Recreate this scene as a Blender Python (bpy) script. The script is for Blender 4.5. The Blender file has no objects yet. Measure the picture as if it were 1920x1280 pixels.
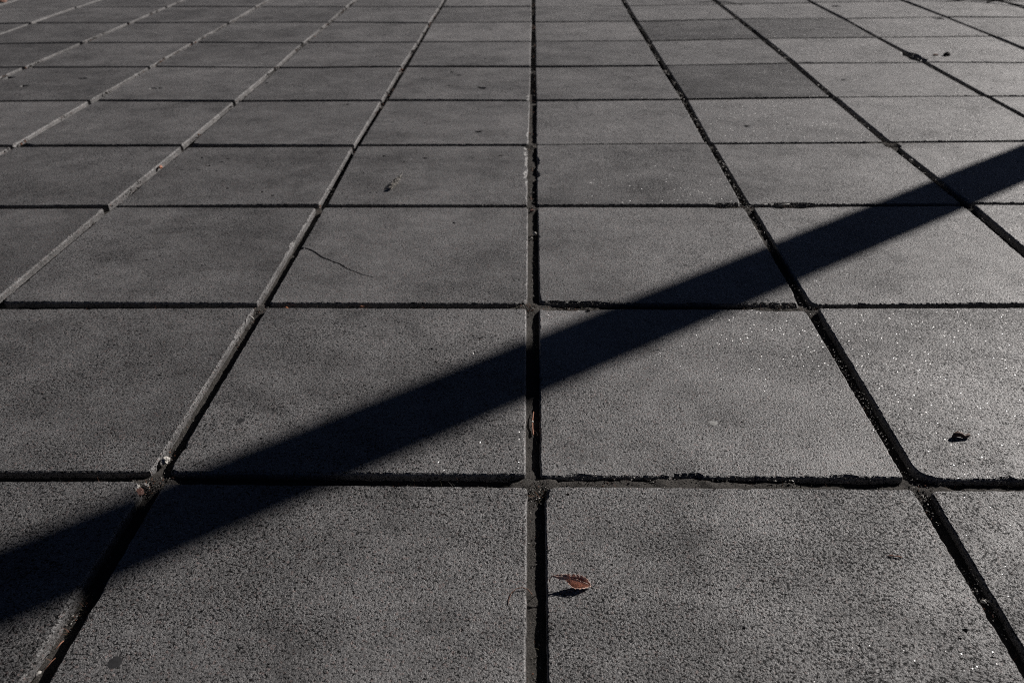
import bpy, bmesh, math, random
import numpy as np
from mathutils import Vector, Matrix, noise
from mathutils.geometry import delaunay_2d_cdt

R = math.radians
scene = bpy.context.scene
COL = scene.collection

# ------------------------------------------------------------------ camera
cam_d = bpy.data.cameras.new('camera')
cam = bpy.data.objects.new('camera', cam_d)
COL.objects.link(cam)
right = Vector((0.9997163, 0.0215263, -0.0101944))
up = Vector((-0.001934, 0.4999606, 0.866046))
fwd = Vector((-0.0237396, 0.8657806, -0.4998604))
CAM = Vector((-0.002146, -0.878911, 0.719991))
m = Matrix((right, up, -fwd)).transposed().to_4x4()
m.translation = CAM
cam.matrix_world = m
cam_d.sensor_width = 36.0
cam_d.lens = 36.0 * 1592.09 / 1920.0
cam_d.clip_start = 0.02
cam_d.clip_end = 600.0
cam_d.dof.use_dof = True
cam_d.dof.focus_distance = 1.12
cam_d.dof.aperture_fstop = 7.5
scene.camera = cam

# ------------------------------------------------------------------ sun and sky
SUN_AZ = 38.5      # degrees from +X, counter-clockwise
SUN_EL = 27.0
world = bpy.data.worlds.new("World")
scene.world = world
world.use_nodes = True
wn = world.node_tree.nodes
sky = wn.new('ShaderNodeTexSky')
sky.sky_type = 'NISHITA'
sky.sun_disc = False
sky.sun_elevation = R(SUN_EL)
sky.sun_rotation = R(90.0 - SUN_AZ)
sky.altitude = 800.0
sky.air_density = 0.085
sky.dust_density = 0.12
sky.ozone_density = 1.0
world.node_tree.links.new(sky.outputs[0], wn['Background'].inputs[0])
wn['Background'].inputs[1].default_value = 0.05

sun_d = bpy.data.lights.new('sun', 'SUN')
sun_d.energy = 5.0
sun_d.angle = R(0.53)
sun_d.color = (1.0, 0.95, 0.905)
sun = bpy.data.objects.new('sun', sun_d)
COL.objects.link(sun)
sdir = Vector((math.cos(R(SUN_AZ)) * math.cos(R(SUN_EL)), math.sin(R(SUN_AZ)) * math.cos(R(SUN_EL)), math.sin(R(SUN_EL))))
sun.rotation_euler = sdir.to_track_quat('Z', 'Y').to_euler()
sun.location = sdir * 30

scene.view_settings.view_transform = 'Standard'
scene.view_settings.look = 'None'
scene.view_settings.gamma = 1.0
scene.view_settings.use_curve_mapping = False
scene.view_settings.exposure = -0.08
scene.cycles.use_denoising = False
scene.cycles.max_bounces = 4
scene.cycles.filter_width = 1.0
scene.cycles.sample_clamp_direct = 3.0
scene.cycles.sample_clamp_indirect = 2.0

rng = random.Random(7)

# ------------------------------------------------------------------ helpers
def mesh_obj(name, verts, faces, mats, parent=None, loc=(0, 0, 0), smooth=False, mi=None):
    me = bpy.data.meshes.new(name)
    me.from_pydata(verts, [], faces)
    for mt in (mats if isinstance(mats, (list, tuple)) else [mats]):
        me.materials.append(mt)
    if mi is not None:
        me.polygons.foreach_set('material_index', mi)
    me.polygons.foreach_set('use_smooth', [smooth] * len(me.polygons))
    me.update()
    o = bpy.data.objects.new(name, me)
    o.location = loc
    COL.objects.link(o)
    if parent:
        o.parent = parent
    return o

def tag(o, label=None, cat=None, group=None, kind=None):
    if label: o['label'] = label
    if cat: o['category'] = cat
    if group: o['group'] = group
    if kind: o['kind'] = kind
    return o

def empty(name, loc, label, cat, group=None):
    o = bpy.data.objects.new(name, None)
    o.location = loc
    o.empty_display_size = 0.02
    COL.objects.link(o)
    return tag(o, label, cat, group)

# ------------------------------------------------------------------ materials
class NT:
    def __init__(s, name):
        s.m = bpy.data.materials.new(name); s.m.use_nodes = True
        s.t = s.m.node_tree; s.n = s.t.nodes; s.b = s.n['Principled BSDF']; s.out = s.n['Material Output']
    def add(s, typ, **kw):
        n = s.n.new(typ)
        for k, v in kw.items(): setattr(n, k, v)
        return n
    def link(s, a, b): s.t.links.new(a, b)
    def val(s, inp, v):
        if hasattr(v, 'is_output') or hasattr(v, 'links'): s.link(v, inp)
        else: inp.default_value = v
    def math(s, op, a, b=0.0, c=None, clamp=False):
        n = s.add('ShaderNodeMath', operation=op); n.use_clamp = clamp
        s.val(n.inputs[0], a); s.val(n.inputs[1], b)
        if c is not None: s.val(n.inputs[2], c)
        return n.outputs[0]
    def vmath(s, op, a, b=None, scale=None):
        n = s.add('ShaderNodeVectorMath', operation=op)
        s.val(n.inputs[0], a)
        if b is not None: s.val(n.inputs[1], b)
        if scale is not None: s.val(n.inputs['Scale'], scale)
        return n.outputs[0]
    def mapr(s, v, a, b, c, d, smooth=False):
        n = s.add('ShaderNodeMapRange'); n.interpolation_type = 'SMOOTHSTEP' if smooth else 'LINEAR'
        s.val(n.inputs[0], v)
        for i, x in enumerate((a, b, c, d)): s.val(n.inputs[i + 1], x)
        return n.outputs[0]
    def noise(s, vec, scale, detail=2.0, rough=0.5):
        n = s.add('ShaderNodeTexNoise'); s.link(vec, n.inputs['Vector'])
        n.inputs['Scale'].default_value = scale; n.inputs['Detail'].default_value = detail; n.inputs['Roughness'].default_value = rough
        return n.outputs['Fac']
    def voro(s, vec, scale, feature='F1', rnd=1.0):
        n = s.add('ShaderNodeTexVoronoi', feature=feature); s.link(vec, n.inputs['Vector'])
        n.inputs['Scale'].default_value = scale; n.inputs['Randomness'].default_value = rnd
        return n
    def mixc(s, f, a, b, mode='MIX'):
        n = s.add('ShaderNodeMix', data_type='RGBA', blend_type=mode)
        s.val(n.inputs[0], f); s.val(n.inputs[6], a); s.val(n.inputs[7], b)
        return n.outputs[2]

def concrete(name, base, glint=True, side=False):
    k = NT(name)
    geo = k.add('ShaderNodeNewGeometry')
    oi = k.add('ShaderNodeObjectInfo')
    comb = k.add('ShaderNodeCombineXYZ')
    k.link(oi.outputs['Random'], comb.inputs[0]); k.link(oi.outputs['Random'], comb.inputs[1])
    off = k.vmath('MULTIPLY', comb.outputs[0], (13.7, 5.3, 0))
    P = k.vmath('ADD', geo.outputs['Position'], off)
    tone = k.add('ShaderNodeAttribute', attribute_type='OBJECT', attribute_name='tone').outputs['Fac']
    coarse = k.add('ShaderNodeAttribute', attribute_type='OBJECT', attribute_name='coarse').outputs['Fac']
    # wear zones: smooth worn laitance against exposed gritty aggregate
    zone = k.noise(P, 5.5, 4, 0.6)
    zone2 = k.noise(P, 26, 3, 0.55)
    z = k.math('ADD', k.math('MULTIPLY', zone, 0.7), k.math('MULTIPLY', zone2, 0.3))
    gr = k.mapr(z, 0.36, 0.64, 0.45, 1.0, True)
    gr = k.math('MULTIPLY', gr, coarse)
    # the cast sides of a slab are smoother and paler than its trodden face
    nz = k.add('ShaderNodeSeparateXYZ'); k.link(geo.outputs['True Normal'], nz.inputs[0])
    face = k.mapr(k.math('ABSOLUTE', nz.outputs[2]), 0.25, 0.85, 0.0, 1.0)
    gr = k.math('MULTIPLY', gr, k.mapr(face, 0, 1, 0.45, 1.0))
    # grain: a fairly even skin broken by irregular little holes between the sand grains
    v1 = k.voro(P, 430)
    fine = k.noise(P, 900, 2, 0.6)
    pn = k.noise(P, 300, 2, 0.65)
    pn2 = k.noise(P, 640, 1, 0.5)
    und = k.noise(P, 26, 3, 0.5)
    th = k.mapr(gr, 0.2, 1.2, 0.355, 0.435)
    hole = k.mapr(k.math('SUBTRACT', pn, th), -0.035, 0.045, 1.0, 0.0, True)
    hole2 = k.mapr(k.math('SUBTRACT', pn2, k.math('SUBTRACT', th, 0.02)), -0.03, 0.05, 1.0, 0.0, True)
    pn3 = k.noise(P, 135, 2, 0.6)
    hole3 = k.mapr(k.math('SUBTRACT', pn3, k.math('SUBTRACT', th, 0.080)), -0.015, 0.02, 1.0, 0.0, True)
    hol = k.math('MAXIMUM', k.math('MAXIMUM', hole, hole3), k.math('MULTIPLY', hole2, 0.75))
    h = k.math('MULTIPLY', hol, -0.62)
    h = k.math('MULTIPLY_ADD', fine, 0.26, h)
    h = k.math('MULTIPLY_ADD', pn, 0.55, h)
    h = k.math('MULTIPLY', h, k.mapr(gr, 0.2, 1.2, 0.75, 1.15))
    h = k.math('MULTIPLY_ADD', und, 0.5, h)
    bump = k.add('ShaderNodeBump'); bump.inputs['Strength'].default_value = 1.0
    bump.inputs['Distance'].default_value = 0.0029
    k.link(h, bump.inputs['Height'])
    # colour
    big = k.noise(P, 2.3, 5, 0.6)
    stain = k.noise(k.vmath('MULTIPLY', P, (1.0, 1.25, 1.0)), 8, 9, 0.74)
    f = k.mapr(big, 0.3, 0.7, 0.74, 1.26)
    f = k.math('MULTIPLY', f, k.mapr(stain, 0.30, 0.70, 0.62, 1.38))
    scuff = k.noise(k.vmath('MULTIPLY', P, (1.0, 1.8, 1.0)), 14, 8, 0.72)
    f = k.math('MULTIPLY', f, k.mapr(scuff, 0.60, 0.78, 1.0, 1.38, True))
    drip = k.noise(k.vmath('ADD', P, (31.0, 17.0, 0.0)), 10, 9, 0.76)
    f = k.math('MULTIPLY', f, k.mapr(drip, 0.26, 0.44, 0.62, 1.0, True))
    f = k.math('MULTIPLY', f, tone)
    f = k.math('MULTIPLY', f, k.mapr(face, 0, 1, 1.0, 1.0))
    flarge = f
    gcol = k.add('ShaderNodeSeparateColor'); k.link(v1.outputs['Color'], gcol.inputs[0])
    f = k.math('MULTIPLY', f, k.mapr(gcol.outputs[0], 0, 1, 0.68, 1.32))
    f = k.math('MULTIPLY', f, k.mapr(fine, 0.3, 0.7, 0.75, 1.25))
    f = k.math('MULTIPLY', f, k.mapr(hol, 0, 1, 1.0, 0.10))  # painted grain shade: holes darkened in colour, as bump casts no shadow
    warm = k.mixc(gcol.outputs[1], (base * 1.05, base * 0.995, base * 0.985, 1), (base * 1.0, base * 1.0, base * 1.01, 1))
    # a few pinkish aggregate stones
    pink = k.math('MULTIPLY', k.math('GREATER_THAN', gcol.outputs[2], 0.955), 0.45)
    warm = k.mixc(pink, warm, (base * 1.35, base * 0.85, base * 0.75, 1))
    col = k.vmath('SCALE', warm, scale=f)
    k.link(col, k.b.inputs['Base Color'])
    k.link(bump.outputs[0], k.b.inputs['Normal'])
    k.b.inputs['Roughness'].default_value = 0.54
    k.b.inputs['IOR'].default_value = 1.6
    sp = k.math('MULTIPLY', k.math('POWER', flarge, 1.3), k.mapr(hol, 0, 1, 1.0, 0.12), clamp=True)
    k.link(k.math('MULTIPLY', sp, 0.70), k.b.inputs['Specular IOR Level'])
    if glint:
        # mica flakes: rare flat crystals, each tilted its own way
        v3 = k.voro(P, 330)
        c3 = k.add('ShaderNodeSeparateColor'); k.link(v3.outputs['Color'], c3.inputs[0])
        mask = k.math('MULTIPLY', k.math('GREATER_THAN', c3.outputs[0], 0.80), k.math('LESS_THAN', v3.outputs['Distance'], 0.26))
        tilt = k.vmath('SUBTRACT', v3.outputs['Color'], (0.95, 0.5, 0.5))
        # use the second and third channels for the tilt in x and y
        cx = k.add('ShaderNodeCombineXYZ')
        k.link(k.math('MULTIPLY', k.math('SUBTRACT', c3.outputs[1], 0.5), 1.3), cx.inputs[0])
        k.link(k.math('MULTIPLY', k.math('SUBTRACT', c3.outputs[2], 0.5), 1.3), cx.inputs[1])
        cx.inputs[2].default_value = 1.0
        nn = k.vmath('NORMALIZE', cx.outputs[0])
        gl = k.add('ShaderNodeBsdfGlossy'); gl.inputs['Roughness'].default_value = 0.26
        gl.inputs['Color'].default_value = (0.42, 0.42, 0.42, 1)
        k.link(nn, gl.inputs['Normal'])
        mx = k.add('ShaderNodeMixShader')
        k.link(k.math('MULTIPLY', mask, 0.45), mx.inputs[0]); k.link(k.b.outputs[0], mx.inputs[1]); k.link(gl.outputs[0], mx.inputs[2])
        k.link(mx.outputs[0], k.out.inputs['Surface'])
    return k.m

def simple(name, col, rough=0.7, scale=300, var=0.3, bump=0.0005, spec=0.4):
    k = NT(name)
    geo = k.add('ShaderNodeNewGeometry')
    P = geo.outputs['Position']
    n1 = k.noise(P, scale, 3, 0.6)
    n2 = k.noise(P, scale * 3.1, 2, 0.6)
    f = k.mapr(n1, 0.3, 0.7, 1 - var, 1 + var)
    f = k.math('MULTIPLY', f, k.mapr(n2, 0.3, 0.7, 1 - var * .6, 1 + var * .6))
    c = k.vmath('SCALE', tuple(col[:3]), scale=f)
    k.link(c, k.b.inputs['Base Color'])
    b = k.add('ShaderNodeBump'); b.inputs['Distance'].default_value = bump
    k.link(k.math('ADD', n1, k.math('MULTIPLY', n2, 0.5)), b.inputs['Height']); k.link(b.outputs[0], k.b.inputs['Normal'])
    k.b.inputs['Roughness'].default_value = rough
    k.b.inputs['Specular IOR Level'].default_value = spec
    return k.m

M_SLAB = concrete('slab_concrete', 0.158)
M_BED = simple('joint_sand', (0.070, 0.065, 0.060), 0.9, 420, 0.55, 0.0022, 0.2)
M_GROUND = simple('ground_asphalt', (0.06, 0.058, 0.056), 0.9, 60, 0.3, 0.002)
M_GRIT_L = simple('pale_grit', (0.45, 0.43, 0.40), 0.5, 900, 0.3, 0.0002)
M_GRIT_D = simple('dark_grit', (0.035, 0.03, 0.027), 0.9, 900, 0.4, 0.0003)
M_GRIT_B = simple('brown_bits', (0.22, 0.10, 0.06), 0.8, 900, 0.4, 0.0003)
M_GRIT_M = simple('grey_grit', (0.17, 0.16, 0.15), 0.85, 900, 0.35, 0.0003)
M_MOSS = simple('dry_moss', (0.085, 0.078, 0.05), 0.9, 900, 0.5, 0.0003)
M_TWIG = simple('twig_bark', (0.36, 0.17, 0.11), 0.65, 700, 0.35, 0.0002)
M_ROOT = simple('root_brown', (0.20, 0.09, 0.055), 0.7, 700, 0.3, 0.0002)
M_LEAF = simple('dead_leaf', (0.80, 0.50, 0.39), 0.45, 420, 0.4, 0.0005, 0.5)
def thin(mat, fac, col):
    t = mat.node_tree; n = t.nodes; tr = n.new('ShaderNodeBsdfTranslucent'); tr.inputs['Color'].default_value = (*col, 1)
    mx = n.new('ShaderNodeMixShader'); mx.inputs[0].default_value = fac
    t.links.new(n['Principled BSDF'].outputs[0], mx.inputs[1]); t.links.new(tr.outputs[0], mx.inputs[2]); t.links.new(mx.outputs[0], n['Material Output'].inputs['Surface'])
thin(M_LEAF, 0.12, (0.60, 0.26, 0.16))
M_VEIN = simple('leaf_vein', (0.88, 0.64, 0.54), 0.45, 700, 0.25, 0.0002, 0.5)
M_HUSK = simple('pale_husk', (0.62, 0.60, 0.55), 0.45, 700, 0.2, 0.0002)
M_GUM = simple('old_gum', (0.030, 0.030, 0.032), 0.75, 260, 0.25, 0.0002)
M_SPOT = simple('pale_spot', (0.33, 0.33, 0.32), 0.75, 260, 0.2, 0.0002)
M_POD = simple('pod_brown', (0.13, 0.075, 0.055), 0.6, 500, 0.4, 0.0004)
M_STONE = simple('red_aggregate', (0.22, 0.12, 0.095), 0.6, 500, 0.35, 0.0004)
M_STEEL = simple('painted_steel', (0.10, 0.11, 0.11), 0.4, 30, 0.06, 0.0002)
M_GLASS = simple('lamp_lens', (0.5, 0.5, 0.48), 0.2, 30, 0.03, 0.0)

# ------------------------------------------------------------------ measured joints
# each crossing of the joints: ground position of the four slab corners that meet there (UL, UR, LL, LR), metres
CROSS = {
 (-1,-1): [(-0.5195,-0.492),(-0.4895,-0.492),(-0.5195,-0.512),(-0.4895,-0.512)],
 (0,-1): [(-0.0080,-0.492),(0.0130,-0.492),(-0.0080,-0.512),(0.0130,-0.512)],
 (1,-1): [(0.4915,-0.492),(0.5020,-0.492),(0.4915,-0.512),(0.5020,-0.512)],
 (-1,0): [(-0.5162,0.015),(-0.4919,0.0141),(-0.5123,-0.004),(-0.4903,-0.0071)],
 (0,0): [(-0.0102,0.0116),(0.0086,0.0106),(-0.0079,-0.0103),(0.0144,-0.0101)],
 (1,0): [(0.4889,0.0116),(0.5067,0.0074),(0.491,-0.01),(0.5121,-0.0119)],
 (-1,1): [(-0.5111,0.5075),(-0.4893,0.5097),(-0.5123,0.4927),(-0.4887,0.4896)],
 (0,1): [(-0.0109,0.5096),(0.0105,0.5117),(-0.0127,0.4864),(0.01,0.4873)],
 (1,1): [(0.4873,0.505),(0.5054,0.5042),(0.4888,0.4834),(0.5128,0.4896)],
 (-2,1): [(-1.0125,0.5130),(-0.9930,0.5120),(-1.0125,0.4880),(-0.9920,0.4868)],
 (-2,2): [(-1.0114,1.0135),(-0.9907,1.0116),(-1.0142,0.9922),(-0.9916,0.9959)],
 (-1,2): [(-0.5078,1.0179),(-0.4875,1.013),(-0.5102,0.9918),(-0.491,0.9935)],
 (0,2): [(-0.0142,1.0121),(0.0081,1.012),(-0.0128,0.9942),(0.0099,0.9961)],
 (1,2): [(0.4863,1.0126),(0.5040,1.0137),(0.4879,0.9937),(0.5093,0.9936)],
 (2,2): [(0.9967,1.0165),(1.0165,1.0204),(0.9959,1.0014),(1.0191,1.0029)],
 (-3,3): [(-1.5016,1.4992),(-1.4842,1.5056),(-1.5000,1.4783),(-1.4828,1.4744)],
 (-2,3): [(-1.0089,1.5008),(-0.9867,1.5),(-1.0036,1.4727),(-0.9851,1.4725)],
 (-1,3): [(-0.5109,1.4892),(-0.4941,1.489),(-0.5118,1.469),(-0.4966,1.4689)],
 (0,3): [(-0.0143,1.4909),(0.0077,1.4881),(-0.0149,1.4702),(0.0097,1.4765)],
 (1,3): [(0.4853,1.495),(0.5018,1.4948),(0.4894,1.4798),(0.5073,1.4796)],
 (2,3): [(0.9857,1.4997),(1.0050,1.5008),(0.9893,1.4842),(1.0101,1.4860)],
}
NODE = {(-3,4):(-1.5016,2.0048),(-2,4):(-0.9872,1.9849),(-1,4):(-0.5012,1.9859),(0,4):(-0.0034,1.9765),(1,4):(0.5015,1.9774),(2,4):(0.9884,1.9961),(3,4):(1.5104,2.0036),
 (-4,5):(-2.0091,2.5289),(-3,5):(-1.5085,2.525),(-2,5):(-0.9889,2.493),(-1,5):(-0.5027,2.4991),(0,5):(0.0003,2.486),(1,5):(0.4926,2.4918),(2,5):(1.0165,2.5201),(3,5):(1.5125,2.5211),
 (-4,6):(-2.0215,3.0257),(-3,6):(-1.504,3.0087),(-2,6):(-1.0082,2.9925),(-1,6):(-0.497,2.9876),(0,6):(0.0004,2.9832),(1,6):(0.4944,2.9847),(2,6):(1.0113,3.0177),(3,6):(1.4975,3.0254),(4,6):(2.0222,3.0357),
 (-5,7):(-2.53,3.544),(-4,7):(-2.0064,3.5273),(-3,7):(-1.486,3.5157),(-2,7):(-0.996,3.5021),(-1,7):(-0.5005,3.4675),(0,7):(0.0005,3.4697),(1,7):(0.4838,3.4726),(2,7):(1.0,3.5164),(3,7):(1.5189,3.5053),(4,7):(2.0259,3.5375),
 (-5,8):(-2.536,4.0417),(-4,8):(-2.0098,4.0334),(-3,8):(-1.5001,4.0041),(-2,8):(-1.0084,3.9812),(-1,8):(-0.4859,3.9568),(0,8):(0.0006,3.9441),(1,8):(0.4839,3.9474),(2,8):(0.9901,3.9777),(3,8):(1.4883,4.0087),(4,8):(1.9933,4.0392)}
CMIN, CMAX, RMIN, RMAX = -8, 8, -4, 12       # slab columns and rows built one by one

def node(c, r):
    if (c, r) in CROSS:
        q = CROSS[(c, r)]
        return (sum(p[0] for p in q) / 4, sum(p[1] for p in q) / 4)
    if (c, r) in NODE:
        x, y = NODE[(c, r)]
        return (c * .5 + (x - c * .5) * .25, y)      # the long joints run straight
    h = random.Random(c * 977 + r * 131)
    return (c * 0.5 + h.uniform(-.004, .004), r * 0.5 + h.uniform(-.004, .004))

def corners(c, r):
    """four slab corners at a crossing (UL, UR, LL, LR)"""
    if (c, r) in CROSS: return CROSS[(c, r)]
    x, y = node(c, r)
    h = random.Random(c * 71 + r * 389 + 5)
    gx = 0.0105 + h.uniform(-.0015, .002)
    gy = (0.0122 if c < 1 else 0.0100) + h.uniform(-.002, .0015)
    j = lambda: h.uniform(-.0012, .0012)
    return [(x - gx + j(), y + gy + j()), (x + gx + j(), y + gy + j()), (x - gx + j(), y - gy + j()), (x + gx + j(), y - gy + j())]

# chips along slab edges: (x, y, radius along edge, depth)
CHIPS = [(-0.014,1.33,0.045,0.007),(-0.014,1.40,0.022,0.010),(-0.014,1.225,0.035,0.009),(-0.014,1.16,0.02,0.004),(-0.016,1.455,0.025,0.009),
 (-0.012,1.06,0.012,0.003),(-0.014,1.58,0.03,0.004),(-0.03,2.01,0.014,0.020),(-0.012,2.03,0.012,0.016),
 (0.455,1.013,0.045,0.006),(0.60,1.014,0.06,0.008),
 (0.45,0.508,0.06,0.006),(0.30,0.509,0.02,0.005),
 (0.07,0.512,0.07,0.006),(0.02,0.514,0.02,0.004),
 (0.06,0.011,0.02,0.004),(0.20,0.011,0.02,0.006),(0.215,0.011,0.010,0.009),(0.41,0.011,0.02,0.004),
 (0.62,0.008,0.012,0.006),
 (-0.51,-0.293,0.008,0.010),(-0.512,-0.012,0.018,0.016),(-0.49,0.07,0.01,0.004),(-0.515,-0.21,0.03,0.003),
 (-0.510,0.78,0.02,0.006),(-0.49,0.757,0.008,0.006),(-0.51,0.40,0.02,0.003),(-0.50,0.012,0.02,0.003),
 (-0.012,0.51,0.02,0.006),(0.013,0.25,0.01,0.003),(0.013,-0.02,0.02,0.005),(1.50,2.62,0.09,0.022),(1.0,1.47,0.03,0.012),(0.99,1.0,0.02,0.005),
 (-1.0,0.98,0.02,0.004),(-1.48,1.50,0.03,0.010),(-0.99,1.502,0.03,0.006)]
ROUND = {((1,0),'LL'):0.036, ((1,0),'UL'):0.006, ((1,1),'LL'):0.016, ((0,1),'LR'):0.012, ((0,-1),'UR'):0.010, ((-1,-1),'UR'):0.008, ((0,1),'LL'):0.012, ((1,-1),'UL'):0.012,
         ((0,2),'LR'):0.010, ((-1,4),'LR'):0.02}
# hollows in the slab faces: x, y, radius
PITS = [(-0.1629,1.612,.009),(-0.4088,1.3806,.005),(-0.2939,1.3608,.006),(-0.3464,1.3294,.003),(-0.3938,1.1256,.003),(-0.1591,1.4901,.006),(-0.4428,1.2387,.004),(-0.3836,1.0952,.003),(-0.4001,1.0916,.003),(-0.4508,1.0623,.003),(-0.4675,1.0883,.003),(-0.1793,0.8983,.005),(-0.1862,0.3373,.0022),(-0.1714,0.3409,.0035),(-0.1348,0.458,.002),(0.0801,0.4441,.002),(0.4478,-0.2519,.0022),(0.458,-0.2412,.003),(0.4716,0.0535,.002),(0.0438,-0.0269,.0028),(-1.9801,2.3458,.018),(-1.8492,2.2172,.012),(-1.3558,2.1667,.012),(-1.3364,2.1663,.010),(-1.6861,2.3303,.012),(-0.9695,2.2466,.006),(-1.1437,2.2588,.005),(-0.3037,2.1915,.006),(-0.2776,2.3488,.008),(-0.1779,2.1495,.012),(-0.1938,2.1654,.006),(-0.3607,2.1534,.006),(-0.4114,2.3005,.006),(-0.3119,2.4025,.008),(-0.617,1.9325,.008),(-0.1109,2.1097,.005),(0.6381,1.6568,.007),(1.1053,2.2404,.008),(1.9541,3.4873,.022),(1.5816,3.8779,.018),(-0.7746,0.7195,.003),(-0.7941,0.6983,.004),(-0.8685,0.6298,.0035),(-0.6359,1.0774,.004),(-0.8832,1.2724,.004),(-0.8707,1.3074,.005),(-0.9303,1.2728,.004),(-0.8347,1.2633,.004),(-0.8359,1.3663,.005),(-0.8448,1.3387,.004),(-0.9115,1.3764,.004),(-0.7638,1.1282,.004),(-0.6692,1.1008,.004),(0.2746,0.137,.0015),(0.2759,0.1238,.0018),(0.3262,-0.2321,.0016),(0.3558,-0.2368,.0014),(0.1629,-0.2595,.0016),(-0.3855,0.2028,.0016)]
CRACK = [(-0.4885,0.7628),(-0.4720,0.7535),(-0.4559,0.738),(-0.4333,0.7111),(-0.4200,0.7020),(-0.407,0.6902),(-0.3900,0.6790),(-0.3739,0.6596),(-0.3600,0.6480),(-0.3462,0.6372),(-0.3251,0.625),(-0.3138,0.6202)]

TONES = {(1,4):0.58,(1,6):0.66,(2,6):0.62,(0,5):0.88,(0,4):0.95,(-1,4):0.95,(-2,4):0.9,(-1,3):0.97,(-1,2):0.93,(-2,3):0.93,(-2,1):0.95,(-1,1):0.98,(1,2):1.0,(1,3):1.06,(2,3):1.08,(2,4):1.1,(-2,6):0.95,(-3,5):0.9,(2,5):1.08,(3,5):1.12,(3,6):1.15,(3,7):1.15,(0,3):1.04,(-1,0):1.0,(0,0):1.08,(0,-1):0.92,(-1,-1):0.97,(-1,6):1.25,(-1,5):0.97,(1,0):0.92,(0,1):1.0,(-1,7):0.92,(2,7):1.1}

SURF = {}
pavement = bpy.data.objects.new('pavement', None)
COL.objects.link(pavement)
tag(pavement, kind='structure')
pavement['label'] = 'square grey concrete slab paving with dark open joints'

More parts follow.
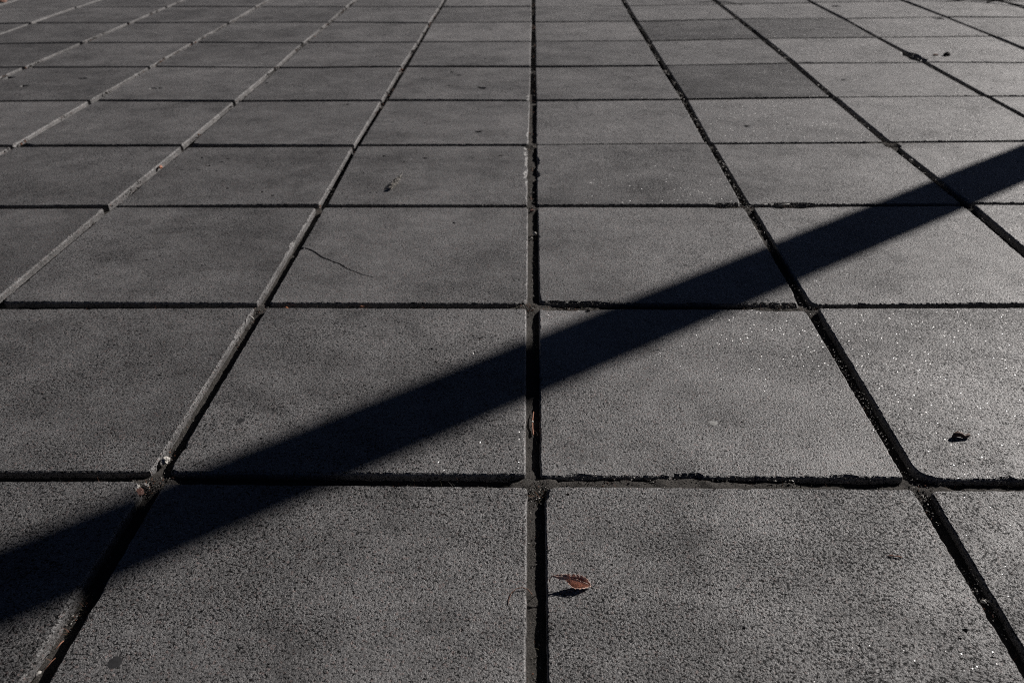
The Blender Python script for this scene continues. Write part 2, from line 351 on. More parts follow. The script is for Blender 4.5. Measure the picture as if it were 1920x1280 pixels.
def build_tile(i, j):
    h = random.Random(i * 7919 + j * 104729)
    LL = corners(i, j)[1]; LR = corners(i + 1, j)[0]; UR = corners(i + 1, j + 1)[2]; UL = corners(i, j + 1)[3]
    cs = [Vector(p) for p in (LL, LR, UR, UL)]
    names = ['LL', 'LR', 'UR', 'UL']
    ctr = sum(cs, Vector((0, 0))) / 4
    dist = (Vector((ctr.x, ctr.y)) - Vector((CAM.x, CAM.y))).length
    inview = -0.6 < ctr.y < 5 and abs(ctr.x) < 0.75 * (ctr.y + 0.88) + 0.75
    if inview and dist < 2.3: step = 0.0035
    elif inview and dist < 3.4: step = 0.010
    elif inview and dist < 5.6: step = 0.022
    else: step = 0.0
    # outline with rounded corners
    pts = []
    rad = [ROUND.get(((i, j), n), h.uniform(.0025, .007)) for n in names]
    for a in range(4):
        p = cs[a]; prv = cs[a - 1]; nxt = cs[(a + 1) % 4]
        d0 = (prv - p).normalized(); d1 = (nxt - p).normalized(); r = rad[a]
        A = p + d0 * r; B = p + d1 * r
        na = max(2, int(r * 1.5 / step)) if step else 1
        for t in range(na + 1):
            t /= na
            pts.append(A * (1 - t) ** 2 + p * 2 * t * (1 - t) + B * t * t)
        E = nxt + (p - nxt).normalized() * rad[(a + 1) % 4]
        n = max(1, int((E - B).length / step)) if step else 1
        for t in range(1, n):
            pts.append(B.lerp(E, t / n))
    N = len(pts)
    rings = [[], [], [], []]
    lift = h.uniform(-.0011, .0011)
    for q in range(N):
        p = pts[q]; t = (pts[(q + 1) % N] - pts[q - 1]).normalized()
        nin = Vector((-t.y, t.x))
        w = 0.0; chip = 0.0
        if step:
            w = 0.0008 * noise.noise(Vector((p.x * 70, p.y * 70, 3.1))) + 0.0005 * noise.noise(Vector((p.x * 260, p.y * 260, 9.1)))
            c0 = noise.noise(Vector((p.x * 38, p.y * 38, i * 3.3 + 20)))
            chip = max(0.0, c0 - 0.42) * 0.006 + max(0.0, noise.noise(Vector((p.x * 150, p.y * 150, 31.0))) - .12) * (0.0028 if p.x > .3 else .002)
            for cx, cy, cr, cd in CHIPS:
                dd = math.hypot(p.x - cx, p.y - cy)
                if dd < cr:
                    e = 1 - (dd / cr) ** 2
                    chip = max(chip, cd * min(1, e * 1.6) * (0.85 + 0.5 * noise.noise(Vector((p.x * 75, p.y * 75, 1.7)))))
        ch = 0.0023 + (0.0006 * noise.noise(Vector((p.x * 90, p.y * 90, 7.7))) if step else 0)
        chip = max(0, chip)
        o3 = p + nin * w
        for k, (off, z) in enumerate(((ch + chip, 0.0), (ch * 0.34 + chip * 0.72, -ch * 0.5 - chip * 0.35), (chip * 0.25, -ch * 1.35 - chip * 0.9), (-0.0004, -0.045))):
            v = o3 + nin * off
            rings[k].append((v.x - ctr.x, v.y - ctr.y, z))
    verts = []; faces = []
    top2 = [Vector((x, y)) for x, y, z in rings[0]]
    zs = [0.0] * N
    edges = [(q, (q + 1) % N) for q in range(N)]
    if step:
        lst = []
        for px, py, pr in PITS:
            if min(LL[0], UL[0]) + .012 < px < max(LR[0], UR[0]) - .012 and min(LL[1], LR[1]) + .012 < py < max(UL[1], UR[1]) - .012:
                if py > .9: pr *= 1.35
                lst.append((px, py, pr, pr * 0.85))
        nr = 40 if step < .004 else 24 if step < .02 else 16
        for _ in range(nr):
            px = ctr.x + h.uniform(-.225, .225); py = ctr.y + h.uniform(-.225, .225); pr = h.choice((.0007, .0009, .0012, .0016, .002)) * (1 if step < .004 else 2.0 if step < .02 else 3.5)
            if all(math.hypot(px - a, py - b) > 3 * (c + pr) for a, b, c, d in lst) and not ((i, j) == (-1, 1) and px < -.28 and abs(py - (0.62 + (-.31 - px) * .8)) < .03):
                lst.append((px, py, pr, pr * 1.0))
        for px, py, pr, dep in lst:
            a0 = h.uniform(0, 6.28); el = h.uniform(0.55, 1.0); ang = h.uniform(-.5, .5)
            base = len(top2)
            K = 9
            for ring, rr, zz in ((0, 1.0, 0.0), (1, 0.66, -dep), (2, 0.3, -dep * 1.25)):
                for t in range(K):
                    th = a0 + t * 2 * math.pi / K
                    rrj = pr * rr * (1 + (0.22 * math.sin(3 * th + px * 999) + 0.14 * math.sin(5 * th + py * 777) if ring < 2 else 0))
                    x = rrj * math.cos(th); y = rrj * math.sin(th) * el
                    top2.append(Vector((px - ctr.x + x * math.cos(ang) - y * math.sin(ang), py - ctr.y + x * math.sin(ang) + y * math.cos(ang))))
                    zs.append(zz)
                for t in range(K):
                    edges.append((base + ring * K + t, base + ring * K + (t + 1) % K))
        if (i, j) == (-1, 1):
            base = len(top2); K = 0; side = []
            pl = []
            for a, b in zip(CRACK[:-1], CRACK[1:]):
                for t in range(4):
                    s = t / 4
                    x = a[0] + (b[0] - a[0]) * s; y = a[1] + (b[1] - a[1]) * s
                    x += 0.0016 * noise.noise(Vector((x * 180, y * 180, 0))); y += 0.0020 * noise.noise(Vector((x * 180, y * 180, 5)))
                    pl.append((x, y))
            pl.append(CRACK[-1]); pl = pl[1:]
            n = len(pl)
            up_i = []; lo_i = []; mi_i = []
            for t, (x, y) in enumerate(pl):
                wd = (0.0021 * (1 - t / n) + 0.0009) * (0.75 + 0.7 * abs(noise.noise(Vector((x * 90, y * 90, 2)))))
                nx, ny = 0.62, 0.78
                if t in (0, n - 1): wd *= .35
                for L, o_, z_ in ((up_i, wd, 0), (mi_i, wd * .1, -0.0035), (lo_i, -wd, -0.0003)):
                    L.append(len(top2)); top2.append(Vector((x - ctr.x + nx * o_, y - ctr.y + ny * o_))); zs.append(z_)
            for L in (up_i, mi_i, lo_i):
                edges += list(zip(L[:-1], L[1:]))
    if step:
        vo, eo, fo, ov, oe, of = delaunay_2d_cdt(top2, edges, [], 1, 1e-7)
        z2 = []
        for k, src in enumerate(ov):
            z2.append(zs[src[0]] if src else 0.0)
        verts = [(v.x, v.y, z2[k]) for k, v in enumerate(vo)]
        # ring 0 position map
        rmap = {}
        for k, src in enumerate(ov):
            for s_ in src:
                if s_ < N: rmap[s_] = k
        faces = [tuple(f) for f in fo]
        idx0 = [rmap[q] for q in range(N)]
    else:
        verts = list(rings[0]); idx0 = list(range(N)); faces = [tuple(range(N))]
    prev = idx0
    for k in (1, 2, 3):
        b = len(verts); verts += rings[k]; cur = list(range(b, b + N))
        for q in range(N):
            q2 = (q + 1) % N
            faces.append((prev[q2], prev[q], cur[q], cur[q2]))
        prev = cur
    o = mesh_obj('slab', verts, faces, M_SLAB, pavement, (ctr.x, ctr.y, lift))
    o.data.validate()
    o.rotation_euler = (h.uniform(-.003, .003), h.uniform(-.003, .003), 0)
    SURF[(i, j)] = (ctr.x, ctr.y, lift, o.rotation_euler.x, o.rotation_euler.y)
    o['tone'] = TONES.get((i, j), 1.0 + h.uniform(-.16, .14))
    o['coarse'] = {(0, -1): 1.12, (-1, -1): 0.95, (-1, 0): 0.95, (-2, -1): 1.1, (0, 0): 0.72, (1, -1): 1.1}.get((i, j), h.uniform(.75, .95))
    return o

for j in range(RMIN, RMAX):
    for i in range(CMIN, CMAX):
        build_tile(i, j)

# the rest of the paving, beyond what can be told apart: one part
vs = []; fs = []
for j in range(-24, 60):
    for i in range(-40, 40):
        if CMIN <= i < CMAX and RMIN <= j < RMAX: continue
        x0, x1, y0, y1 = i * .5 + .010, i * .5 + .49, j * .5 + .009, j * .5 + .491
        dz = rng.uniform(-.001, .001)
        b = len(vs)
        e = .002
        vs += [(x0 + e, y0 + e, dz), (x1 - e, y0 + e, dz), (x1 - e, y1 - e, dz), (x0 + e, y1 - e, dz), (x0, y0, dz - e), (x1, y0, dz - e), (x1, y1, dz - e), (x0, y1, dz - e), (x0, y0, -.045), (x1, y0, -.045), (x1, y1, -.045), (x0, y1, -.045)]
        fs.append((b, b + 1, b + 2, b + 3))
        for k in range(4):
            k2 = (k + 1) % 4
            fs.append((b + k2, b + k, b + 4 + k, b + 4 + k2)); fs.append((b + 4 + k2, b + 4 + k, b + 8 + k, b + 8 + k2))
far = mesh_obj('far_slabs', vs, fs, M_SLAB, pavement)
far['kind'] = 'stuff'; far['tone'] = 1.0; far['coarse'] = 0.85

# ------------------------------------------------------------------ joint bed
xs_nodes = {}
def vline(c, y):
    """x of the joint centre of column line c at depth y"""
    r = y / 0.5; r0 = math.floor(r)
    a = node(c, r0); b = node(c, r0 + 1)
    t = (y - a[1]) / (b[1] - a[1])
    return a[0] + (b[0] - a[0]) * t
def hline(r, x):
    c = x / 0.5; c0 = math.floor(c)
    a = node(c0, r); b = node(c0 + 1, r)
    t = (x - a[0]) / (b[0] - a[0])
    return a[1] + (b[1] - a[1]) * t

# places where dirt fills the joint higher: x, y, radius x, radius y, rise
FILL = [(0.19, 0.0, 0.20, 0.03, 0.0085), (0.0, 0.0, 0.035, 0.03, 0.005), (-0.505, 0.0, 0.04, 0.03, 0.006), (0.50, 0.0, 0.05, 0.03, 0.005), (0.60, -0.01, 0.1, 0.03, 0.004),
        (0.0, 0.497, 0.06, 0.03, 0.006), (-0.5, 0.497, 0.04, 0.03, 0.005), (0.25, 0.497, 0.2, 0.03, 0.004), (0.5, 0.497, 0.05, 0.03, 0.006), (0.43, 0.5, 0.06, 0.02, 0.003),
        (0.0, 1.0, 0.03, 0.03, 0.006), (-0.5, 1.0, 0.04, 0.03, 0.006), (0.5, 1.0, 0.06, 0.03, 0.007), (0, 1.48, 0.03, 0.05, 0.006), (0, 1.3, 0.02, 0.2, 0.003),
        (1.0, 1.48, 0.08, 0.06, 0.012), (-1.0, 1.0, 0.03, 0.03, 0.006), (0.5, 0.85, 0.03, 0.12, 0.004), (0.5, -0.2, 0.03, 0.05, 0.003), (1.0, 1.0, 0.04, 0.04, 0.006),
        (0.25, 1.49, 0.5, 0.03, 0.004), (0.8, 1.49, 0.3, 0.03, 0.005), (1.6, 3.02, 0.3, 0.05, 0.006)]
def bed_z(x, y):
    dv = 9.0; dep = 0.0112
    for c in (-2, -1, 0, 1, 2):
        d = abs(x - c * .5)
        if d < dv: dv = d; cc = c
    if dv < 0.03: dep = {-2: .019, -1: (.0145 if y < -.05 else .0118 + .008 * max(0, min(1, (y - .8) * 2))), 0: .0092 + .004 * max(0, min(1, y - 1)), 1: .0125, 2: .015}[cc]
    z = -dep + 0.0016 * noise.noise(Vector((x * 22, y * 22, 1.0))) + 0.0012 * noise.noise(Vector((x * 75, y * 75, 4.0))) + 0.0007 * noise.noise(Vector((x * 240, y * 240, 8.0)))
    if y > 1.6: z += 0.001
    for fx, fy, rx, ry, up_ in FILL:
        d = ((x - fx) / rx) ** 2 + ((y - fy) / ry) ** 2
        if d < 1: z += up_ * (1 - d) ** 0.8 * (0.8 + 0.5 * noise.noise(Vector((x * 50, y * 50, 2.0))))
    return min(z, -0.0022)

def bed_grid(x0, x1, y0, y1, st, half):
    nx = int(round((x1 - x0) / st)); ny = int(round((y1 - y0) / st))
    idx = {}
    vs = []; fs = []
    vl = {}; hl = {}
    def vid(a, b):
        k = (a, b)
        if k not in idx:
            x = x0 + a * st; y = y0 + b * st
            idx[k] = len(vs); vs.append((x, y, bed_z(x, y)))
        return idx[k]
    cl = range(math.floor(x0 / .5) - 1, math.ceil(x1 / .5) + 2)
    rl = range(math.floor(y0 / .5) - 1, math.ceil(y1 / .5) + 2)
    for a in range(nx):
        x = x0 + (a + .5) * st
        hl[a] = [hline(r, x) for r in rl]
    for b in range(ny):
        y = y0 + (b + .5) * st
        vx = [vline(c, y) for c in cl]
        for a in range(nx):
            x = x0 + (a + .5) * st
            if min(abs(x - q) for q in vx) < half or min(abs(y - q) for q in hl[a]) < half:
                fs.append((vid(a, b), vid(a + 1, b), vid(a + 1, b + 1), vid(a, b + 1)))
    return vs, fs
V, F = [], []
for args in ((-0.80, 0.92, -0.36, 1.10, 0.0034, 0.021), (-1.5, -0.80, 0.3, 2.1, 0.008, 0.024), (0.92, 1.7, 0.3, 2.1, 0.008, 0.024), (-0.80, 0.92, 1.10, 2.1, 0.006, 0.022)):
    a, b = bed_grid(*args)
    n = len(V); V += a; F += [tuple(q + n for q in f) for f in b]
bed = mesh_obj('joint_bed', V, F, M_BED, pavement, smooth=True)
bed['kind'] = 'stuff'
# coarse bed under everything, slightly lower near the camera so the detailed bed covers it
under = []
uf = []
for (x0, x1, y0, y1, z) in ((-20, 20, -12, -.36, -.0105), (-20, 20, 2.1, 30, -.018), (-20, -1.5, -.36, 2.1, -.018), (1.7, 20, -.36, 2.1, -.018), (-1.5, 1.7, -.36, 2.1, -.034)):
    b = len(under); under += [(x0, y0, z), (x1, y0, z), (x1, y1, z), (x0, y1, z)]; uf.append((b, b + 1, b + 2, b + 3))
ub = mesh_obj('sand_bed', under, uf, M_BED, pavement)
ub['kind'] = 'stuff'
ground = mesh_obj('ground', [(-300, -300, -.06), (300, -300, -.06), (300, 300, -.06), (-300, 300, -.06)], [(0, 1, 2, 3)], M_GROUND)
tag(ground, kind='structure')

# ------------------------------------------------------------------ loose material in the joints
OCT = [(1, 0, 0), (-1, 0, 0), (0, 1, 0), (0, -1, 0), (0, 0, 1), (0, 0, -1)]
OF = [(0, 2, 4), (2, 1, 4), (1, 3, 4), (3, 0, 4), (2, 0, 5), (1, 2, 5), (3, 1, 5), (0, 3, 5)]
class Bag:
    def __init__(s): s.v = []; s.f = []; s.m = []
    def grain(s, x, y, z, r, mi, h, flat=0.7):
        rx, ry, rz = r * h.uniform(.6, 1.3), r * h.uniform(.6, 1.3), r * flat * h.uniform(.6, 1.1)
        mt = Matrix.Rotation(h.uniform(0, 6.3), 3, 'Z') @ Matrix.Rotation(h.uniform(-.7, .7), 3, 'X')
        b = len(s.v)
        for o in OCT:
            q = mt @ Vector((o[0] * rx * h.uniform(.7, 1.2), o[1] * ry * h.uniform(.7, 1.2), o[2] * rz * h.uniform(.7, 1.2)))
            s.v.append((x + q.x, y + q.y, z + q.z))
        for f in OF: s.f.append(tuple(b + i for i in f)); s.m.append(mi)
    def blade(s, x, y, z, L, ang, bend, w, mi, h):
        d = Vector((math.cos(ang), math.sin(ang), 0)); n = Vector((-d.y, d.x, 0))
        b = len(s.v); K = 4
        for k in range(K + 1):
            t = k / K
            p = Vector((x, y, z)) + d * (L * t * (0.25 + bend * t)) + Vector((0, 0, 1)) * (L * (t - bend * 0.75 * t * t))
            ww = w * (1 - t * .85)
            s.v += [tuple(p + n * ww), tuple(p - n * ww)]
        for k in range(K):
            s.f.append((b + 2 * k, b + 2 * k + 1, b + 2 * k + 3, b + 2 * k + 2)); s.m.append(mi)

g = Bag(); h = random.Random(11)
GM = [M_GRIT_L, M_GRIT_D, M_GRIT_B, M_GRIT_M]
def scatter_joint(vertical, line, a0, a1, n, pl, rmin=.0004, rmax=.0012, spread=.010):
    for _ in range(n):
        t = h.uniform(a0, a1)
        if noise.noise(Vector((t * 14, line * 5.3, 2.2 if vertical else 7.1))) + h.uniform(-.35, .35) < 0.0: continue
        s = h.gauss(0, spread * .55); s = max(-spread, min(spread, s))
        if vertical: y = t; x = vline(line, y) + s
        else: x = t; y = hline(line, x) + s
        r = h.uniform(rmin, rmax) * (1 if y < 1 else 1.4)
        q = h.random(); mi = 0 if q < pl else 1 if q < pl + .25 else 2 if q < pl + .36 else 3
        zz = bed_z(x, y) + r * .5
        if pl > .2 and h.random() < .45: zz = h.uniform(max(zz, -.008), -.0015); mi = h.choice((0, 0, 3, 1)); r *= 1.25
        g.grain(x, y, zz, r, mi, h)
for c, n, pl in ((-1, 900, .10), (0, 600, .10), (1, 2200, .28), (-2, 300, .1), (2, 700, .3)):
    scatter_joint(True, c, -0.34, 1.0, n, pl)
    scatter_joint(True, c, 1.0, 2.1, int(n * .5), pl, .0006, .0018)
for r, n, pl in ((0, 1500, .16), (1, 1500, .16), (2, 900, .18), (3, 500, .18)):
    scatter_joint(False, r, -1.0, 1.3, n, pl)
# coarser bits caught against the slab sides further off
for c in (-4, -3, -2, -1, 0, 1, 2, 3):
    for _ in range(190):
        y = h.uniform(0.9, 4.2)
        if noise.noise(Vector((y * 5, c * 3.1, 40))) + h.uniform(-.3, .3) < .05: continue
        rr = h.uniform(.0018, .0050) * (1 if y < 2 else 1.35)
        x = vline(c, y) + h.uniform(-.008, .008)
        for _k in range(3):
            g.grain(x + h.gauss(0, .003), y + h.gauss(0, .008), -.005 + h.uniform(0, .006), rr * h.uniform(.4, 1), h.choice((1, 1, 1, 2, 3)) if c < 1 else h.choice((0, 1, 1, 3, 3)), h)
# crumbs on the worn slab edges
for x0, x1, y0, nn in ((.42, .49, 1.014, 90), (.53, .66, 1.016, 170), (.02, .16, .513, 120), (.38, .49, .509, 130), (.05, .45, .009, 160), (.52, .64, .008, 40), (-.12, -.02, 1.012, 30)):
    for _ in range(nn):
        x = h.uniform(x0, x1); y = y0 + abs(h.gauss(0, .006)) - .004
        rr = h.uniform(.0006, .0017)
        g.grain(x, y, h.uniform(-.004, .0004) if y < y0 else .0003, rr, h.choice((1, 1, 3, 3, 0)), h)
# small clods at the crossings
for (cx, cy), nn in {(0.012, -.018): 160, (-.505, -.01): 160, (.505, -.02): 110, (-.01, .495): 90, (-.5, .49): 70, (.50, .49): 90, (0, .84): 60, (.5, 1.0): 90, (-.505, .06): 60, (-.505, -.22): 60, (-.505, .38): 40, (-.51, .44): 30, (.45, .502): 120, (.6, 1.005): 120, (.45, 1.003): 80, (.07, .503): 90, (1.0, 1.47): 160, (0, 1.47): 60, (0, .998): 40}.items():
    for _ in range(nn):
        x = cx + h.gauss(0, .010); y = cy + h.gauss(0, .009)
        r = h.uniform(.0005, .0017); q = h.random()
        z = bed_z(x, y)
        g.grain(x, y, z + r * .5 + h.uniform(0, .002 if cx < .4 else .006), r, 0 if q < .16 else 1 if q < .42 else 2 if q < .55 else 3, h)
grit = mesh_obj('joint_grit', g.v, g.f, GM, None, mi=g.m)
tag(grit, 'fine pale, grey and brown grit lying in the open joints between the slabs', 'grit', kind='stuff')

g = Bag()
def grass_line(vertical, line, a0, a1, n):
    for _ in range(n):
        t = h.uniform(a0, a1)
        if noise.noise(Vector((t * 9, line * 3.3, 12.2 if vertical else 17.1))) < 0.05 and h.random() < .8: continue
        s = h.uniform(-.007, .007)
        if vertical: y = t; x = vline(line, y) + s
        else: x = t; y = hline(line, x) + s
        g.blade(x, y, bed_z(x, y) - .001, h.uniform(.004, .013), h.uniform(0, 6.3), h.uniform(.1, .7), h.uniform(.00012, .00035), h.choice((0, 0, 1, 2)), h)
for r, n in ((0, 420), (1, 460), (2, 380), (3, 240)): grass_line(False, r, -1.0, 1.3, n)
for c, n in ((-1, 260), (0, 160), (1, 420), (2, 300)): grass_line(True, c, -.34, 2.0, n)
jg = mesh_obj('joint_moss', g.v, g.f, [M_MOSS, M_GRIT_M, M_GRIT_B], None, mi=g.m)
tag(jg, 'sparse dry grass and moss threads growing out of the joints', 'moss', kind='stuff')

# individual tufts
def tuft(x, y, n, L, rad, label, seed, dark=False):
    hh = random.Random(seed); b = Bag()
    for _ in range(n):
        a = hh.uniform(0, 6.3); rr = rad * hh.random() ** .6
        px, py = rr * math.cos(a), rr * math.sin(a)
        b.blade(px, py, -.002, L * hh.uniform(.4, 1.1), a + hh.uniform(-.6, .6), hh.uniform(.15, .75), hh.uniform(.0002, .00045), hh.choice((0, 0, 0, 1)), hh)
    z = bed_z(x, y)
    o = mesh_obj('grass_tuft', b.v, b.f, [M_MOSS, M_GRIT_D if dark else M_GRIT_B], None, (x, y, z), mi=b.m)
    tag(o, label, 'grass tuft', 'grass tufts in the joint crossings')
tuft(0.0095, -0.024, 60, .013, .012, 'dry matted tuft at the joint crossing just up from the curled brown leaf', 1)
tuft(0.545, -0.010, 16, .014, .014, 'thin wiry tuft in the cross joint right of the rounded slab corner', 2)
tuft(0.510, -0.045, 22, .010, .009, 'small star shaped tuft in the slanting joint below the rounded slab corner', 3)
tuft(1.000, 1.470, 130, .030, .040, 'bushy dark tuft at the joint crossing above the right end of the shadow', 4, True)
tuft(-0.004, 0.4930, 30, .011, .012, 'pale tuft at the central joint crossing above the band of shadow', 5)
tuft(-0.5000, -0.210, 34, .011, .010, 'wiry tuft in the left joint just below the band of shadow', 6)
tuft(-0.5010, -0.245, 20, .011, .008, 'small tuft beside the copper needle in the lower left joint', 7)
tuft(0.890, 0.494, 40, .016, .018, 'dark tuft in the cross joint at the right edge of the frame', 8, True)

# ------------------------------------------------------------------ curled leaf
ST = [([0.02252, -0.18181, 0.0115], [0.02254, -0.18067, 0.012], [0.02255, -0.17995, 0.0125]), ([0.03025, -0.18488, 0.011], [0.02906, -0.18321, 0.013], [0.0297, -0.18102, 0.0145]), ([0.03566, -0.18505, 0.01], [0.03508, -0.18265, 0.0125], [0.03688, -0.18103, 0.015]), ([0.0403, -0.19028, 0.008], [0.04174, -0.18223, 0.0105], [0.04405, -0.18144, 0.0155]), ([0.04617, -0.19385, 0.006], [0.04891, -0.1836, 0.0095], [0.05075, -0.1802, 0.0135]), ([0.05399, -0.1928, 0.005], [0.05555, -0.18431, 0.007], [0.05799, -0.18123, 0.0105]), ([0.06021, -0.18922, 0.003], [0.06101, -0.18496, 0.004], [0.06228, -0.18245, 0.006]), ([0.06463, -0.1858, 0.002], [0.06463, -0.1858, 0.002], [0.06463, -0.1858, 0.002])]
def cr(pts, t):
    n = len(pts) - 1; f = t * n; i = min(int(f), n - 1); u = f - i
    P = [Vector(pts[max(0, min(n, i + k))]) for k in (-1, 0, 1, 2)]
    return 0.5 * ((2 * P[1]) + (P[2] - P[0]) * u + (2 * P[0] - 5 * P[1] + 4 * P[2] - P[3]) * u * u + (3 * P[1] - P[0] - 3 * P[2] + P[3]) * u ** 3)
def leaf_pt(u, v):
    lo, mi, hi = (cr([s[k] for s in ST], u) for k in range(3))
    a = lo if v < 0 else hi
    t = abs(v)
    p = mi.lerp(a, t)
    k_ = max(0, min(1, (u - .22) * 4)) * min(1, (1 - u) * 2.6)
    if v > 0:      # steep dark slope under the far rim, then a gentle sunlit rise to the midrib
        d = math.sin(math.pi * min(1, t / .72) * .5) if t < .72 else math.cos(math.pi * (t - .72) / .28 * .5)
    else:          # steep drop in front of the midrib, then a gentle rise to the near rim
        d = math.sin(math.pi * t / .35 * .5) if t < .35 else math.cos(math.pi * (t - .35) / .65 * .5)
    p.z -= (0.0072 if v > 0 else 0.0060) * d * k_
    # ribs between the side veins
    w = math.sin((u * 11 - t * 1.7) * 2 * math.pi)
    p.z += 0.00055 * w * t * (1 - u * .4) * (1 if u > .25 else u * 4)
    p.y += 0.00040 * w * t * t
    p.z += 0.0009 * noise.noise(Vector((p.x * 260, p.y * 260, 3))) * t
    p.z = max(p.z, 0.0007)
    return p
leaf = empty('dry_leaf', (0.045, -0.185, 0.0), 'curled reddish brown dead leaf lying beside the centre joint in the foreground', 'leaf')
L0 = Vector(leaf.location)
NU, NV = 56, 22
lv = [tuple(leaf_pt(a / NU, -1 + 2 * b / NV) - L0) for a in range(NU + 1) for b in range(NV + 1)]
hl_ = random.Random(5)
lf = []
for a in range(NU):
    for b in range(NV):
        # torn, eaten edge
        if (b in (0, NV - 1)) and hl_.random() < .30 and a > 10: continue
        lf.append((a * (NV + 1) + b, (a + 1) * (NV + 1) + b, (a + 1) * (NV + 1) + b + 1, a * (NV + 1) + b + 1))
blade = mesh_obj('blade', lv, lf, M_LEAF, leaf, smooth=True)
sm = blade.modifiers.new('thickness', 'SOLIDIFY'); sm.thickness = 0.00025; sm.offset = 0
def tube_mesh(paths, K=6):
    """paths: list of (points, radii)"""
    V = []; F = []
    for pts, rad in paths:
        b0 = len(V); n = len(pts)
        for a in range(n):
            t = (Vector(pts[min(n - 1, a + 1)]) - Vector(pts[max(0, a - 1)])).normalized()
            s = t.orthogonal().normalized() if abs(t.z) > .9 else Vector((0, 0, 1)).cross(t).normalized()
            w = t.cross(s)
            for k in range(K):
                th = 2 * math.pi * k / K
                V.append(tuple(Vector(pts[a]) + (s * math.cos(th) + w * math.sin(th)) * rad[a]))
        for a in range(n - 1):
            for k in range(K):
                k2 = (k + 1) % K
                F.append((b0 + a * K + k, b0 + a * K + k2, b0 + (a + 1) * K + k2, b0 + (a + 1) * K + k))
        F.append(tuple(b0 + k for k in range(K))[::-1]); F.append(tuple(b0 + (n - 1) * K + k for k in range(K)))
    return V, F
mid_ = [leaf_pt(a / 24, 0) - L0 + Vector((0, 0, .0002)) for a in range(25)]
v, f = tube_mesh([(mid_, [0.00065 * (1 - a / 26) for a in range(25)])])
mesh_obj('midrib', v, f, M_VEIN, leaf, smooth=True)
paths = []
for s in (-1, 1):
    for k in range(9):
        u0 = .12 + k * .088
        pts = [leaf_pt(min(.98, u0 + t * .09 + .06 * t * t), s * t * .98) - L0 + Vector((0, 0, .00015)) for t in [q / 7 for q in range(8)]]
        paths.append((pts, [0.00055 * (1 - q / 12) for q in range(8)]))
    edge = [leaf_pt(.12 + .86 * q / 30, s * .97) - L0 for q in range(31)]
    paths.append((edge, [0.00040] * 31))
v, f = tube_mesh(paths, 5)
mesh_obj('side_veins', v, f, M_VEIN, leaf, smooth=True)
stem = [Vector(p) - L0 for p in ((0.0225,-0.1810,0.0122),(0.0200,-0.1805,0.0100),(0.0185,-0.1798,0.0060),(0.0178,-0.1790,0.0015))]
v, f = tube_mesh([(stem, [.0006, .0005, .0005, .0006])])
mesh_obj('stem', v, f, M_ROOT, leaf, smooth=True)

# ------------------------------------------------------------------ other small things on the paving
def rod(name, pts, rads, mat, label, cat, group=None, K=6):
    c = Vector(pts[0])
    v, f = tube_mesh([([Vector(p) - c for p in pts], rads)], K)
    o = mesh_obj(name, v, f, mat, None, c, smooth=True)
    return tag(o, label, cat, group)

rod('rootlet', [(-0.0285,-0.214,0.0006),(-0.0275,-0.205,0.0008),(-0.0245,-0.1955,0.0014),(-0.0190,-0.1905,0.0022),(-0.0125,-0.1890,0.0022),(-0.0065,-0.1905,0.0012),(-0.0020,-0.1935,-0.0030),(-0.0005,-0.1950,-0.0080)],
    [.0003,.00035,.0004,.00045,.0005,.0005,.0005,.0004], M_ROOT, 'hair thin brown rootlet arching over the slab edge into the centre joint', 'rootlet')
tw = empty('twig', (-0.001, 0.135, -0.006), 'straight reddish twig standing out of the shade inside the centre joint', 'twig')
T0 = Vector(tw.location)
pts = [Vector(p) - T0 for p in ((0.0004,0.1690,-0.0062),(-0.0004,0.1600,-0.0055),(-0.0012,0.1480,-0.0050),(-0.0015,0.1400,-0.0048),(-0.0013,0.1260,-0.0052),(-0.0006,0.1140,-0.0058),(-0.0004,0.1100,-0.0058))]
v, f = tube_mesh([(pts, [.0004,.0007,.0009,.0010,.0010,.0012,.0010])]); mesh_obj('stalk', v, f, M_TWIG, tw, smooth=True)
v, f = tube_mesh([([pts[3] + Vector((0, .0030, 0)), pts[3] + Vector((0, -.0010, .0003))], [.0014, .0015])]); mesh_obj('bud_scar', v, f, M_HUSK, tw, smooth=True)
rod('needle', [(-0.5030,-0.2620,-0.0070),(-0.5035,-0.2660,-0.0055),(-0.5050,-0.2750,-0.0050)], [.0004,.0006,.0004], M_TWIG, 'short copper needle lying in the lower left joint', 'needle', 'needles in the lower left joint')
rod('needle', [(-0.5020,-0.2830,-0.0085),(-0.5030,-0.2890,-0.0070),(-0.5050,-0.3000,-0.0070)], [.0003,.0005,.0003], M_ROOT, 'thin dull brown needle below the copper one in the lower left joint', 'needle', 'needles in the lower left joint')
rod('splinter', [(0.5700,1.0035,0.0006),(0.5800,1.0030,0.0030),(0.5960,1.0040,0.0036)], [.0008,.0013,.0009], M_HUSK, 'bluish white splinter lying across the joint by the crumbled slab edge', 'splinter')
rod('splinter', [(-0.4635,0.0250,0.0006),(-0.4580,0.0300,0.0012),(-0.4530,0.0330,0.0008)], [.0003,.0004,.0003], M_GRIT_D, 'tiny dark splinter in the shadow band beside the left joint', 'splinter')
rod('dry_stalk', [(2.20,4.00,0.002),(2.33,4.02,0.010),(2.43,3.95,0.014),(2.53,3.80,0.004)], [.003,.004,.004,.003], M_GRIT_D, 'dark bent stalk lying at the top right corner of the paving', 'stalk')
rod('dry_stalk', [(2.38,3.93,0.004),(2.46,3.96,0.012),(2.56,3.98,0.010)], [.003,.004,.003], M_GRIT_D, 'short side stalk crossing the bent one at the top right corner', 'stalk')
rod('dead_stalk', [(0.90,4.03,0.002),(0.97,4.04,0.006),(1.05,4.02,0.004),(1.11,3.95,0.002)], [.0015,.002,.002,.0015], M_GRIT_D, 'thin curved stem lying near the top of the fourth slab column', 'stalk')

